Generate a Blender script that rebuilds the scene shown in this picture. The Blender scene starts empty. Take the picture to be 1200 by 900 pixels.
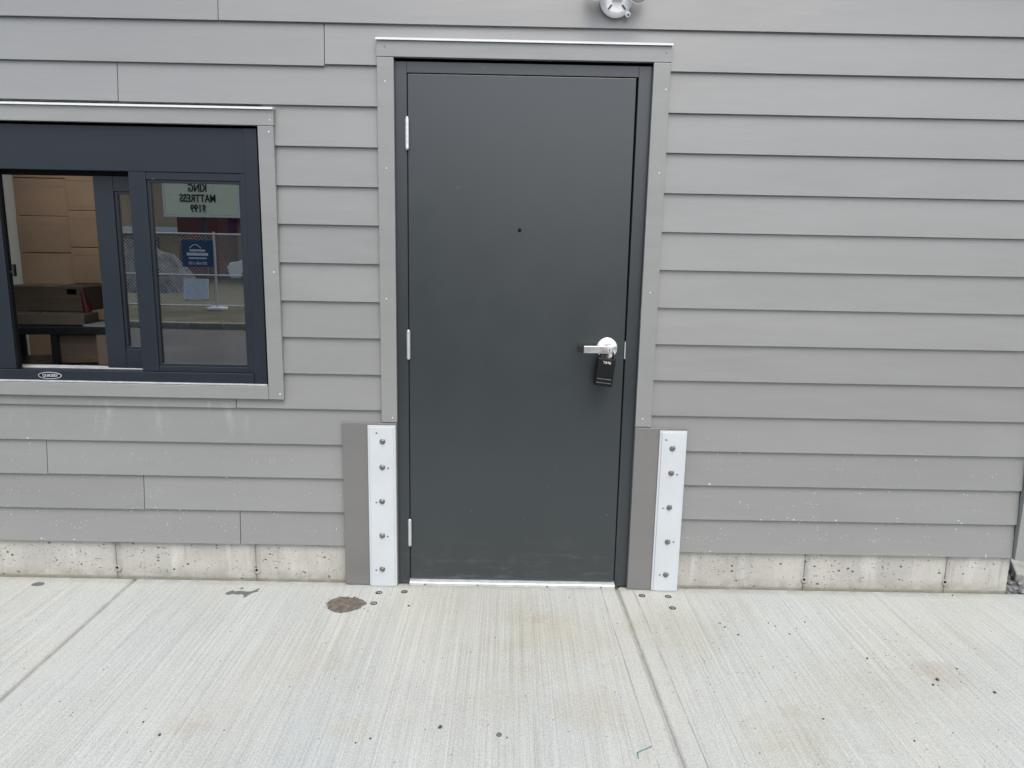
import bpy, bmesh, math, random
from mathutils import Vector, Matrix
random.seed(7)
S = bpy.context.scene
C = S.collection
R = math.radians

# ------------------------------------------------------------------ camera
cam_d = bpy.data.cameras.new('camera')
cam = bpy.data.objects.new('camera', cam_d)
C.objects.link(cam)
cam_d.sensor_width = 36.0
cam_d.lens = 24.96
cam_d.clip_start = 0.05
cam_d.clip_end = 2000
ax = Vector((0.99981, -0.00154, 0.01938)); ay = Vector((-0.01879, 0.17958, 0.98356)); az = -Vector((0.005, 0.98374, -0.17952))
M4 = Matrix((ax, ay, az)).transposed().to_4x4()
M4.translation = Vector((0.421, -2.9645, 1.4401))
cam.matrix_world = M4
S.camera = cam

# ------------------------------------------------------------------ sky, sun, exposure
SUN_EL, SUN_AZ = R(58), R(168)          # azimuth measured from +Y towards +X: the sun is behind the camera, a little right
world = bpy.data.worlds.new('World'); S.world = world; world.use_nodes = True
wn, wl = world.node_tree.nodes, world.node_tree.links
wn.clear()
sky = wn.new('ShaderNodeTexSky'); sky.sky_type = 'NISHITA'; sky.sun_disc = False
sky.sun_elevation = SUN_EL; sky.sun_rotation = SUN_AZ
sky.air_density = 1.0; sky.dust_density = 4.0; sky.ozone_density = 1.0
hsv = wn.new('ShaderNodeHueSaturation'); hsv.inputs['Saturation'].default_value = 0.85   # cloud cover takes the blue out
bg = wn.new('ShaderNodeBackground'); bg.inputs['Strength'].default_value = 0.15
wo = wn.new('ShaderNodeOutputWorld')
wl.new(sky.outputs[0], hsv.inputs['Color']); wl.new(hsv.outputs[0], bg.inputs['Color']); wl.new(bg.outputs[0], wo.inputs['Surface'])
sun_d = bpy.data.lights.new('sun', 'SUN'); sun_d.energy = 0.5; sun_d.angle = R(35); sun_d.color = (1.0, 0.985, 0.96)
sun = bpy.data.objects.new('sun', sun_d); C.objects.link(sun)
sdir = Vector((math.sin(SUN_AZ) * math.cos(SUN_EL), math.cos(SUN_AZ) * math.cos(SUN_EL), math.sin(SUN_EL)))
sun.rotation_euler = sdir.to_track_quat('Z', 'Y').to_euler()
S.view_settings.view_transform = 'Standard'; S.view_settings.look = 'None'
S.view_settings.gamma = 1.0; S.view_settings.use_curve_mapping = False
S.view_settings.exposure = 1.05
S.render.engine = 'CYCLES'
S.render.resolution_x, S.render.resolution_y = 1024, 768
S.cycles.max_bounces = 10; S.cycles.transparent_max_bounces = 16; S.cycles.glossy_bounces = 6

# ------------------------------------------------------------------ node helpers
class NT:
    def __init__(self, name):
        self.m = bpy.data.materials.new(name); self.m.use_nodes = True
        self.n = self.m.node_tree.nodes; self.l = self.m.node_tree.links
        self.b = self.n['Principled BSDF']; self.out = self.n['Material Output']
        self._pos = None
    def new(self, t, **kw):
        nd = self.n.new(t)
        for k, v in kw.items(): setattr(nd, k, v)
        return nd
    def put(self, sock, v):
        if hasattr(v, 'is_linked') or isinstance(v, bpy.types.NodeSocket): self.l.new(v, sock)
        else: sock.default_value = v
    def pos(self):
        if self._pos is None: self._pos = self.new('ShaderNodeNewGeometry').outputs['Position']
        return self._pos
    def xyz(self, v):
        s = self.new('ShaderNodeSeparateXYZ'); self.l.new(v, s.inputs[0]); return s.outputs
    def scale(self, v, sc, off=(0, 0, 0)):
        m = self.new('ShaderNodeMapping'); self.l.new(v, m.inputs['Vector'])
        m.inputs['Scale'].default_value = sc; m.inputs['Location'].default_value = off
        return m.outputs[0]
    def noise(self, v, scale=5, detail=3, rough=.55, dist=0):
        t = self.new('ShaderNodeTexNoise'); self.l.new(v, t.inputs['Vector'])
        t.inputs['Scale'].default_value = scale; t.inputs['Detail'].default_value = detail
        t.inputs['Roughness'].default_value = rough; t.inputs['Distortion'].default_value = dist
        return t.outputs['Fac']
    def voro(self, v, scale):
        t = self.new('ShaderNodeTexVoronoi'); self.l.new(v, t.inputs['Vector']); t.inputs['Scale'].default_value = scale
        return t.outputs['Distance'], t.outputs['Color']
    def math(self, op, a, b=None, c=None, clamp=False):
        m = self.new('ShaderNodeMath', operation=op, use_clamp=clamp)
        self.put(m.inputs[0], a)
        if b is not None: self.put(m.inputs[1], b)
        if c is not None: self.put(m.inputs[2], c)
        return m.outputs[0]
    def ramp(self, f, a0, a1, b0=0.0, b1=1.0, smooth=False):
        m = self.new('ShaderNodeMapRange'); m.clamp = True
        if smooth: m.interpolation_type = 'SMOOTHSTEP'
        self.put(m.inputs['Value'], f)
        for k, v in zip(('From Min', 'From Max', 'To Min', 'To Max'), (a0, a1, b0, b1)): self.put(m.inputs[k], v)
        return m.outputs['Result']
    def mix(self, f, a, b, mode='MIX'):
        m = self.new('ShaderNodeMix', data_type='RGBA', blend_type=mode)
        self.put(m.inputs['Factor'], f)
        self.put(m.inputs[6], a if not isinstance(a, tuple) else (*a, 1)); self.put(m.inputs[7], b if not isinstance(b, tuple) else (*b, 1))
        return m.outputs[2]
    def mul(self, col, f):           # colour times a grey value
        c = self.new('ShaderNodeVectorMath', operation='SCALE')
        if isinstance(col, tuple): c.inputs[0].default_value = col
        else: self.l.new(col, c.inputs[0])
        self.put(c.inputs['Scale'], f); return c.outputs[0]
    def bump(self, h, strength=.3, dist=.002, normal=None):
        b = self.new('ShaderNodeBump'); b.inputs['Strength'].default_value = strength; b.inputs['Distance'].default_value = dist
        self.l.new(h, b.inputs['Height'])
        if normal is not None: self.l.new(normal, b.inputs['Normal'])
        return b.outputs[0]
    def fin(self, col=None, rough=None, metal=None, normal=None, spec=None):
        if col is not None: self.put(self.b.inputs['Base Color'], col if not isinstance(col, tuple) else (*col, 1))
        if rough is not None: self.put(self.b.inputs['Roughness'], rough)
        if metal is not None: self.b.inputs['Metallic'].default_value = metal
        if spec is not None: self.b.inputs['Specular IOR Level'].default_value = spec
        if normal is not None: self.l.new(normal, self.b.inputs['Normal'])
        return self.m

MAT = {}
def plain(name, col, rough=.5, metal=0, var=.12, nscale=9, bump=.15, bscale=300, bdist=.0006, spec=.5):
    t = NT(name)
    n = t.noise(t.pos(), nscale, 4)
    c = t.mul(col, t.ramp(n, .3, .7, 1 - var, 1 + var))
    nb = t.bump(t.noise(t.pos(), bscale, 2), bump, bdist) if bump else None
    rr = t.ramp(t.noise(t.pos(), nscale * 2.3, 3), .3, .7, max(rough - .08, .02), min(rough + .08, 1))
    MAT[name] = t.fin(c, rr, metal, nb, spec)
    return MAT[name]

# painted fibre cement: faint grain, white lime splashes thicker towards the slab
def siding_mat(name, base, splash=True, grain=.35):
    t = NT(name); P = t.pos(); x, y, z = t.xyz(P)
    oi = t.new('ShaderNodeObjectInfo').outputs['Random']
    big = t.noise(t.scale(P, (.7, 1, 2.2)), 2.0, 3)
    gr = t.noise(t.scale(P, (5, 40, 150)), 1.0, 3)
    f = t.math('MULTIPLY', t.ramp(big, .3, .7, .965, 1.035), t.ramp(gr, .3, .7, .98, 1.02))
    f = t.math('MULTIPLY', f, t.ramp(oi, 0, 1, .955, 1.045))
    col = t.mul(base, f)
    rough = .32
    if splash:
        dens = t.ramp(z, .14, .75, .34, .0)
        clump = t.ramp(t.noise(P, 5, 3), .38, .66)
        dens = t.math('MULTIPLY', dens, clump)
        masks = []
        for sc, r in ((70, .17), (150, .2), (36, .11)):
            warp = t.new('ShaderNodeVectorMath', operation='ADD')
            t.l.new(P, warp.inputs[0]); t.l.new(t.mul(t.new('ShaderNodeTexNoise').outputs['Color'], 0.0), warp.inputs[1])
            d, cc = t.voro(warp.outputs[0], sc)
            rnd = t.xyz(cc)[0]; r2 = t.xyz(cc)[1]
            on = t.math('LESS_THAN', rnd, dens)
            rad = t.math('MULTIPLY', r2, r * 1.6)
            masks.append(t.math('MULTIPLY', on, t.ramp(d, rad, t.math('MULTIPLY', rad, .6))))
        mk = t.math('MAXIMUM', t.math('MAXIMUM', masks[0], masks[1]), masks[2])
        mk = t.math('MULTIPLY', mk, .7)
        # pale runs of lime dust below the window sill
        zone = t.math('MULTIPLY', t.ramp(z, .62, .74), t.ramp(z, .90, .80))
        zone = t.math('MULTIPLY', zone, t.ramp(x, -.45, -.75))
        run = t.ramp(t.noise(t.scale(P, (16, 1, 5)), 1, 4, .65), .56, .74)
        run = t.math('MULTIPLY', t.math('MULTIPLY', run, zone), .13)
        mk = t.math('MAXIMUM', mk, run)
        col = t.mix(mk, col, (.72, .73, .72))
    h = t.math('ADD', t.math('MULTIPLY', gr, .8), t.math('MULTIPLY', t.noise(P, 260, 2), .5))
    nb = t.bump(h, grain, .0007)
    wav = t.bump(t.noise(t.scale(P, (3, 3, 9)), 1, 2), .35, .006, nb)
    MAT[name] = t.fin(col, t.ramp(t.noise(t.scale(P, (2, 1, 5)), 1.6, 3), .3, .7, rough - .01, rough + .06), 0, wav, .8)
siding_mat('siding', (.196, .202, .194))
siding_mat('trim', (.214, .222, .213), splash=True, grain=.5)
siding_mat('backer', (.138, .137, .131), splash=False, grain=.12)

def concrete_slab():
    t = NT('slab_concrete'); P = t.pos(); x, y, z = t.xyz(P)
    fine = t.ramp(t.noise(t.scale(P, (170, 1.1, 1)), 1, 3, .6), .30, .66)
    mid = t.noise(t.scale(P, (75, 1.3, 1)), 1, 4, .7)
    wide = t.noise(t.scale(P, (17, .55, 1)), 1, 3, .6)
    blot = t.noise(P, 1.7, 5, .6)
    sand = t.noise(P, 210, 3, .75)
    # the tooled strips along the joints are smooth and pale: keep the broom off them
    dR = t.math('ABSOLUTE', t.math('SUBTRACT', t.math('ADD', x, t.math('MULTIPLY', y, .027)), .922))
    dL = t.math('ABSOLUTE', t.math('SUBTRACT', t.math('ADD', x, t.math('MULTIPLY', y, .018)), -1.233))
    dj = t.math('MINIMUM', dR, dL)
    broom = t.ramp(dj, .055, .075, .35, 1)
    lineR = t.math('MULTIPLY', t.ramp(t.math('ABSOLUTE', t.math('SUBTRACT', dR, .072)), .0035, .001), t.ramp(t.noise(P, 6, 3), .38, .6, .1, .8))
    f = t.math('ADD', t.math('MULTIPLY', t.math('SUBTRACT', fine, .58), .20), t.math('MULTIPLY', t.math('SUBTRACT', mid, .5), .40))
    f = t.math('ADD', f, t.math('MULTIPLY', t.math('SUBTRACT', wide, .5), .13))
    f = t.math('MULTIPLY', f, broom)
    f = t.math('ADD', f, t.math('MULTIPLY', t.math('SUBTRACT', blot, .5), .26))
    f = t.math('ADD', f, t.math('MULTIPLY', t.math('SUBTRACT', sand, .5), 1.15))
    f = t.math('ADD', f, 1.0)
    warm = t.ramp(t.noise(t.scale(P, (1.3, 1, 1)), 1.1, 4), .38, .66)
    base = t.mix(warm, (.358, .380, .362), (.365, .376, .340))
    col = t.mul(base, f)
    # tan and rusty stains where people step out of the door
    def spot(cx, cy, rad, col, tint, amt, nsc=9):
        v = t.new('ShaderNodeVectorMath', operation='DISTANCE')
        t.l.new(P, v.inputs[0]); v.inputs[1].default_value = (cx, cy, -.02)
        d = t.math('ADD', v.outputs['Value'], t.math('MULTIPLY', t.math('SUBTRACT', t.noise(P, nsc, 4, .65), .5), rad * 1.6))
        m = t.math('MULTIPLY', t.ramp(d, rad, rad * .15, smooth=True), amt)
        return t.mix(m, col, t.mix(1.0, col, tint, 'MULTIPLY'))
    for a in ((.62, -.42, .34, (.93, .88, .79), .7), (.40, -.80, .30, (.95, .92, .86), .6), (.72, -.85, .20, (.92, .86, .76), .5),
              (.56, -.28, .07, (.87, .78, .64), .6, 30), (1.6, -.75, .40, (.94, .91, .85), .6), (2.0, -.62, .13, (.82, .78, .72), .6, 22),
              (-.28, -.62, .22, (.95, .92, .86), .5), (-.55, -.99, .09, (.88, .80, .70), .5, 25), (1.15, -.40, .30, (.93, .90, .82), .7),
              (.30, -.14, .5, (.94, .92, .86), .6), (-.05, -.98, .10, (.92, .87, .78), .5, 25), (1.35, -1.0, .25, (.88, .84, .74), .6)):
        col = spot(a[0], a[1], a[2], col, a[3], a[4], a[5] if len(a) > 5 else 9)
    # dirt and painted contact shadow against the wall, small dark pits
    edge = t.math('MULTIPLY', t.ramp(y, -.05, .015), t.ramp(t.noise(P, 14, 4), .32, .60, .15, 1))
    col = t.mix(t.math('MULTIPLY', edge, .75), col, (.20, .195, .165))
    col = t.mix(lineR, col, (.19, .185, .17))
    silt = t.math('MULTIPLY', t.ramp(dj, .016, .002), t.ramp(t.noise(P, 11, 4, .65), .34, .62, .15, .55))
    col = t.mix(silt, col, (.17, .165, .145))
    d, cc = t.voro(P, 55); rr = t.xyz(cc)
    clus = t.ramp(t.noise(P, 3.1, 3), .42, .7, .02, .20)
    pit = t.math('MULTIPLY', t.math('LESS_THAN', rr[0], clus), t.ramp(d, t.math('MULTIPLY', rr[1], .20), t.math('MULTIPLY', rr[1], .10)))
    col = t.mix(t.math('MULTIPLY', pit, .85), col, (.085, .08, .07))
    h = t.math('ADD', t.math('MULTIPLY', t.math('ADD', fine, mid), broom), t.math('MULTIPLY', sand, .5))
    h = t.math('SUBTRACT', h, t.math('MULTIPLY', pit, 1.2))
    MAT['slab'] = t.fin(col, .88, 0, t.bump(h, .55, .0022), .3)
concrete_slab()

def foundation_mat():
    t = NT('foundation_concrete'); P = t.pos(); x, y, z = t.xyz(P)
    n = t.noise(P, 5, 5, .6); s = t.noise(P, 190, 3, .65)
    st = t.noise(t.scale(P, (38, 1, 3)), 1, 4, .6)
    f = t.math('ADD', t.ramp(n, .3, .7, .86, 1.10), t.math('MULTIPLY', t.math('SUBTRACT', s, .5), .35))
    col = t.mul((.365, .362, .325), f)
    col = t.mix(t.math('MULTIPLY', t.ramp(st, .55, .75), .45), col, (.20, .19, .16))
    col = t.mix(t.math('MULTIPLY', t.ramp(t.noise(t.scale(P, (9, 1, 2)), 1, 3), .58, .74), .5), col, (.56, .56, .54))
    # lumpy dark bug-holes, rust-coloured flecks
    pit = None
    for sc, lo, hi in ((46, .05, .38), (95, .10, .5), (170, .1, .45)):
        d, cc = t.voro(t.scale(P, (1, .02, 1.25)), sc); r = t.xyz(cc)
        q = t.math('MULTIPLY', t.math('LESS_THAN', r[0], t.ramp(t.noise(P, 6.3, 3), .40, .66, lo, hi)), t.ramp(d, t.math('MULTIPLY', r[1], .36), t.math('MULTIPLY', r[1], .20)))
        pit = q if pit is None else t.math('MAXIMUM', pit, q)
    # dark weeping at the form joints
    js = None
    for jxx in (-1.316, -.693, 1.764, 2.40):
        dj = t.math('ABSOLUTE', t.math('SUBTRACT', t.math('ADD', x, t.math('MULTIPLY', t.math('SUBTRACT', t.noise(P, 22, 4, .7), .5), .05)), jxx + .004))
        q = t.ramp(dj, .026, .004)
        js = q if js is None else t.math('MAXIMUM', js, q)
    col = t.mix(t.math('MULTIPLY', js, .42), col, (.17, .16, .14))
    col = t.mix(t.math('MULTIPLY', pit, .85), col, (.07, .065, .055))
    low = t.math('MAXIMUM', t.math('MULTIPLY', t.ramp(z, .035, -.02), t.ramp(t.noise(P, 16, 4), .36, .6)), t.math('MULTIPLY', t.ramp(z, -.006, -.016), t.ramp(t.noise(P, 9, 3), .3, .5, .5, 1.3)))
    col = t.mix(t.math('MULTIPLY', low, .6), col, (.17, .165, .12))
    h = t.math('SUBTRACT', t.math('ADD', n, t.math('MULTIPLY', s, .5)), pit)
    MAT['foundation'] = t.fin(col, .9, 0, t.bump(h, .7, .004), .3)
foundation_mat()

def door_paint(name, col, rough, spec=.8):
    t = NT(name); P = t.pos(); x, y, z = t.xyz(P)
    n = t.noise(P, 1.3, 4)
    c = t.mul(col, t.ramp(n, .3, .7, .95, 1.05))
    # scuffs and dust low on the leaf
    du = t.math('MULTIPLY', t.ramp(z, .25, .02), t.ramp(t.noise(t.scale(P, (8, 1, 30)), 1, 4, .7), .52, .75))
    c = t.mix(t.math('MULTIPLY', du, .25), c, (.20, .195, .185))
    d, cc = t.voro(P, 30); r = t.xyz(cc)
    sp = t.math('MULTIPLY', t.math('LESS_THAN', r[0], t.ramp(z, 0, .8, .10, .01)), t.ramp(d, .10, .05))
    c = t.mix(t.math('MULTIPLY', sp, .35), c, (.35, .35, .34))
    nb = t.bump(t.noise(P, 420, 2), .10, .0005)
    nb = t.bump(t.noise(t.scale(P, (1.6, 1, 1.1)), 1.5, 2), .2, .006, nb)
    rr = t.ramp(t.noise(P, 5, 5, .65), .3, .7, rough - .005, rough + .07)
    MAT[name] = t.fin(c, rr, 0, nb, spec)
door_paint('door_paint', (.0188, .0256, .0285), .30)
door_paint('frame_paint', (.0175, .0240, .0285), .30)
door_paint('window_frame', (.0085, .0130, .0195), .36, .45)

plain('white_flashing', (.62, .64, .65), .4, 0, .03)
plain('galvanised', (.45, .485, .495), .40, 0, .045, 5, .12)
plain('zinc_bolt', (.22, .225, .225), .38, .85, .2, 60)
plain('nail_head', (.42, .42, .41), .4, .5)
plain('nail_white', (.78, .78, .77), .4, 0)
plain('satin_chrome', (.88, .885, .89), .26, 1.0, .03)
plain('badge_print', (.33, .35, .37), .5)
plain('hinge_steel', (.66, .67, .68), .36, .75, .05)
plain('dark_steel', (.045, .047, .05), .35, .7)
plain('aluminium', (.46, .48, .48), .45, .3, .16, 25)
plain('black_plastic', (.004, .0045, .0055), .42, 0, .15, spec=.22)
plain('print_white', (.72, .73, .72), .5, 0, .02, bump=0)
plain('gap_dark', (.006, .006, .007), .9, spec=.1)
plain('lamp_white', (.82, .83, .83), .35, 0, .03, 6, .05)
plain('lamp_lens', (.36, .37, .37), .4, 0, .03, 6, .05)
plain('card', (.235, .172, .120), .8, 0, .10, 4, .2, 120)
plain('card_light', (.30, .24, .175), .8, 0, .10, 4, .2, 120)
plain('tape', (.40, .29, .18), .28, 0, .05)
plain('interior_white', (.60, .63, .60), .7, 0, .04)
plain('interior_floor', (.16, .155, .15), .6, 0, .1)
plain('shelf_black', (.022, .025, .03), .4, .1, .1)
plain('red_plastic', (.20, .045, .030), .45)
plain('mortar_grey', (.100, .104, .103), .85, 0, .12, 60, .4, 200, .002)
plain('patch_brown', (.112, .098, .078), .95, 0, .45, 45, .9, 130, .004)
plain('pebble_dark', (.045, .042, .036), .8, 0, .3, 40)
plain('gravel', (.17, .172, .178), .8, 0, .6, 22, .5, 150, .002)
plain('thread_green', (.10, .22, .19), .7)
plain('joint_bed', (.17, .165, .15), .95, 0, .2, 40, .6, 300, .002)
plain('asphalt', (.065, .064, .060), .9, 0, .16, .5, .6, 90, .006)
plain('grass_sheet', (.085, .082, .050), .95, 0, .35, 1.4, .9, 25, .03)
plain('maroon', (.13, .040, .036), .8, 0, .1, .8)
plain('tan_stucco', (.40, .31, .20), .85, 0, .08, .6)
plain('board_blue', (.50, .58, .66), .6)
plain('white_paint', (.78, .78, .76), .5, 0, .04)
plain('sign_face', (.80, .80, .58), .45, 0, .05)
plain('sign_black', (.02, .02, .025), .5)
plain('sign_steel', (.05, .05, .06), .5, .3)
plain('fence_steel', (.62, .63, .63), .4, .5)
plain('banner_blue', (.03, .07, .16), .6, 0, .06)
plain('car_white', (.80, .80, .80), .2, 0, .02)
plain('tyre', (.02, .02, .02), .8)
plain('leaf', (.045, .085, .03), .7, 0, .4, 3)
plain('bark', (.10, .075, .05), .9, 0, .3, 8)
plain('rock_grey', (.13, .13, .135), .9, 0, .5, 3, .8, 12, .05)

def glass_mat():
    t = NT('window_glass')
    t.n.remove(t.b)
    fr = t.new('ShaderNodeFresnel'); fr.inputs['IOR'].default_value = 1.9
    tr = t.new('ShaderNodeBsdfTransparent'); tr.inputs['Color'].default_value = (.50, .58, .55, 1)
    gl = t.new('ShaderNodeBsdfGlossy'); gl.inputs['Roughness'].default_value = .0
    nb = t.bump(t.noise(t.pos(), 2.2, 1), .05, .004)
    t.l.new(nb, gl.inputs['Normal'])
    f = t.math('MULTIPLY', fr.outputs[0], 4.3, clamp=True)
    mx = t.new('ShaderNodeMixShader')
    t.l.new(f, mx.inputs[0]); t.l.new(tr.outputs[0], mx.inputs[1]); t.l.new(gl.outputs[0], mx.inputs[2])
    t.l.new(mx.outputs[0], t.out.inputs['Surface'])
    MAT['glass'] = t.m
glass_mat()
def neon():
    t = NT('neon_purple')
    t.b.inputs['Base Color'].default_value = (.2, .1, .8, 1)
    t.b.inputs['Emission Color'].default_value = (.25, .12, 1, 1); t.b.inputs['Emission Strength'].default_value = 4
    MAT['neon'] = t.m
neon()

# ------------------------------------------------------------------ mesh helpers (world coordinates)
def wloc(o):
    v = Vector((0, 0, 0))
    while o: v = v + o.location; o = o.parent
    return v
class MB:
    def __init__(self): self.v = []; self.f = []; self.s = []
    def _add(self, vs, fs, smooth=False):
        k = len(self.v); self.v += [tuple(a) for a in vs]
        for f in fs: self.f.append([i + k for i in f]); self.s.append(smooth)
        return self
    def box(self, x0, x1, y0, y1, z0, z1):
        vs = [(x0, y0, z0), (x1, y0, z0), (x1, y1, z0), (x0, y1, z0), (x0, y0, z1), (x1, y0, z1), (x1, y1, z1), (x0, y1, z1)]
        return self._add(vs, [(0, 3, 2, 1), (4, 5, 6, 7), (0, 1, 5, 4), (1, 2, 6, 5), (2, 3, 7, 6), (3, 0, 4, 7)])
    def hexa(self, vs):        # 8 corners, bottom ring then top ring
        return self._add(vs, [(0, 3, 2, 1), (4, 5, 6, 7), (0, 1, 5, 4), (1, 2, 6, 5), (2, 3, 7, 6), (3, 0, 4, 7)])
    def prism(self, pts, axis, a, b):   # polygon (2D) extruded along axis from a to b
        n = len(pts)
        def mk(p, t):
            if axis == 'x': return (t, p[0], p[1])
            if axis == 'y': return (p[0], t, p[1])
            return (p[0], p[1], t)
        vs = [mk(p, a) for p in pts] + [mk(p, b) for p in pts]
        fs = [list(range(n))[::-1], list(range(n, 2 * n))] + [(i, (i + 1) % n, n + (i + 1) % n, n + i) for i in range(n)]
        return self._add(vs, fs)
    def lathe(self, o, axis, prof, seg=24, smooth=True):  # prof: list of (radius, distance along axis)
        o = Vector(o); axis = Vector(axis).normalized()
        u = axis.orthogonal().normalized(); w = axis.cross(u)
        vs = []; fs = []
        for r, h in prof:
            for k in range(seg):
                a = 2 * math.pi * k / seg
                vs.append(o + axis * h + (u * math.cos(a) + w * math.sin(a)) * r)
        m = len(prof)
        for i in range(m - 1):
            for k in range(seg):
                k2 = (k + 1) % seg
                fs.append((i * seg + k, i * seg + k2, (i + 1) * seg + k2, (i + 1) * seg + k))
        self._add(vs, fs, smooth)
        self._add([vs[k] for k in range(seg)], [list(range(seg))[::-1]])
        self._add([vs[(m - 1) * seg + k] for k in range(seg)], [list(range(seg))])
        return self
    def cyl(self, a, b, r, seg=12, smooth=True):
        a = Vector(a); b = Vector(b); return self.lathe(a, b - a, [(r, 0), (r, (b - a).length)], seg, smooth)
    def tube(self, pts, r, seg=8):
        pts = [Vector(q) for q in pts]; vs = []; fs = []
        prev = None
        for i, q in enumerate(pts):
            d = (pts[min(i + 1, len(pts) - 1)] - pts[max(i - 1, 0)]).normalized()
            u = d.orthogonal().normalized() if prev is None else (prev - d * prev.dot(d)).normalized()
            prev = u; w = d.cross(u)
            rr = r[i] if isinstance(r, (list, tuple)) else r
            for k in range(seg):
                a = 2 * math.pi * k / seg
                vs.append(q + (u * math.cos(a) + w * math.sin(a)) * rr)
        for i in range(len(pts) - 1):
            for k in range(seg):
                k2 = (k + 1) % seg
                fs.append((i * seg + k, i * seg + k2, (i + 1) * seg + k2, (i + 1) * seg + k))
        n = len(pts)
        fs.append(list(range(seg))[::-1]); fs.append(list(range((n - 1) * seg, n * seg)))
        return self._add(vs, fs, True)
    def xform(self, m):
        self.v = [tuple(m @ Vector(q)) for q in self.v]; return self
    def build(self, name, mat, parent=None, bevel=0, seg=2, loc=None):
        off = wloc(parent) if parent else Vector(loc or (0, 0, 0))
        me = bpy.data.meshes.new(name)
        me.from_pydata([tuple(Vector(q) - off) for q in self.v], [], self.f)
        me.polygons.foreach_set('use_smooth', self.s)
        me.materials.append(MAT[mat]); me.update()
        bm = bmesh.new(); bm.from_mesh(me); bmesh.ops.recalc_face_normals(bm, faces=bm.faces); bm.to_mesh(me); bm.free()
        o = bpy.data.objects.new(name, me); C.objects.link(o)
        if parent: o.parent = parent
        else: o.location = off
        if bevel:
            b = o.modifiers.new('bevel', 'BEVEL'); b.width = bevel; b.segments = seg; b.limit_method = 'ANGLE'; b.angle_limit = R(50)
        return o
def thing(name, loc, label, cat, group=None):
    o = bpy.data.objects.new(name, None); C.objects.link(o); o.location = loc; o.empty_display_size = .1
    return tag(o, label, cat, group)
def tag(o, label=None, cat=None, group=None, kind=None):
    if label: o['label'] = label
    if cat: o['category'] = cat
    if group: o['group'] = group
    if kind: o['kind'] = kind
    return o
def text_mesh(name, body, size, mat, parent, loc, rot, bold=0.0, ext=.001, squeeze=1.0):
    cu = bpy.data.curves.new(name, 'FONT'); cu.body = body; cu.size = size; cu.align_x = 'CENTER'; cu.align_y = 'CENTER'
    cu.extrude = ext; cu.offset = bold
    tmp = bpy.data.objects.new(name + '_tmp', cu); C.objects.link(tmp)
    bpy.context.view_layer.update()
    me = bpy.data.meshes.new_from_object(tmp.evaluated_get(bpy.context.evaluated_depsgraph_get()))
    bpy.data.objects.remove(tmp); bpy.data.curves.remove(cu)
    me.name = name; me.materials.clear(); me.materials.append(MAT[mat])
    me.transform(Matrix.Diagonal((squeeze, 1, 1, 1)))
    o = bpy.data.objects.new(name, me); C.objects.link(o)
    o.rotation_euler = rot
    o.parent = parent; o.location = Vector(loc) - wloc(parent)
    return o
def minus(rects, h):
    out = []
    for (a, b, c, d) in rects:
        x0, x1, z0, z1 = h
        if x1 <= a or x0 >= b or z1 <= c or z0 >= d: out.append((a, b, c, d)); continue
        if x0 > a: out.append((a, x0, c, d))
        if x1 < b: out.append((x1, b, c, d))
        l, r = max(a, x0), min(b, x1)
        if z1 < d: out.append((l, r, z1, d))
        if z0 > c: out.append((l, r, c, z0))
    return out

# ================================================================== GROUND
GZ = -.020
asphalt = MB().box(-250, 250, -11.2, -2.6, -.60, -.155).build('parking_lot', 'asphalt'); tag(asphalt, kind='structure')
field = MB().box(-250, 250, -250, 250, -.8, -.605).build('ground', 'grass_sheet'); tag(field, kind='structure')
verge = MB().box(-250, 250, -140, -11.38, -.6, -.14).build('grass_verge', 'grass_sheet'); tag(verge, kind='structure')
kerb = MB().box(-60, 60, -11.375, -11.205, -.6, -.03).build('kerb', 'foundation', bevel=.02); tag(kerb, kind='structure')

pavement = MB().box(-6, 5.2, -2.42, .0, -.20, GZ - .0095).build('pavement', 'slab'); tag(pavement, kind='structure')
def jx(a, s, y): return a - y * s
J = [(-4.2, .0), (-2.75, .01), (-1.233, .018), (.922, .027), (4.0, .0)]
slabs = [(-6.0, None, J[0]), (0, J[0], J[1]), (0, J[1], J[2]), (0, J[2], J[3]), (0, J[3], J[4])]
def slab(l, r, y0=-2.42, y1=.018):
    g = .002
    pts = []
    def X(j, y, s): return (jx(j[0], j[1], y) + s * g) if isinstance(j, tuple) else j
    pts = [(X(l, y0, 1), y0), (X(r, y0, -1), y0), (X(r, y1, -1), y1), (X(l, y1, 1), y1)]
    return MB().prism(pts, 'z', -.16, GZ)
for l, r in ((-6.0, J[0]), (J[0], J[1]), (J[1], J[2]), (J[2], J[3]), (J[3], J[4]), (J[4], 5.2)):
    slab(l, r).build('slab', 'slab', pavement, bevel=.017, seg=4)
kerb2 = MB().box(-6, 5.2, -2.595, -2.425, -.5, GZ - .003).build('kerb', 'slab', bevel=.02); tag(kerb2, kind='structure')

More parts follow.
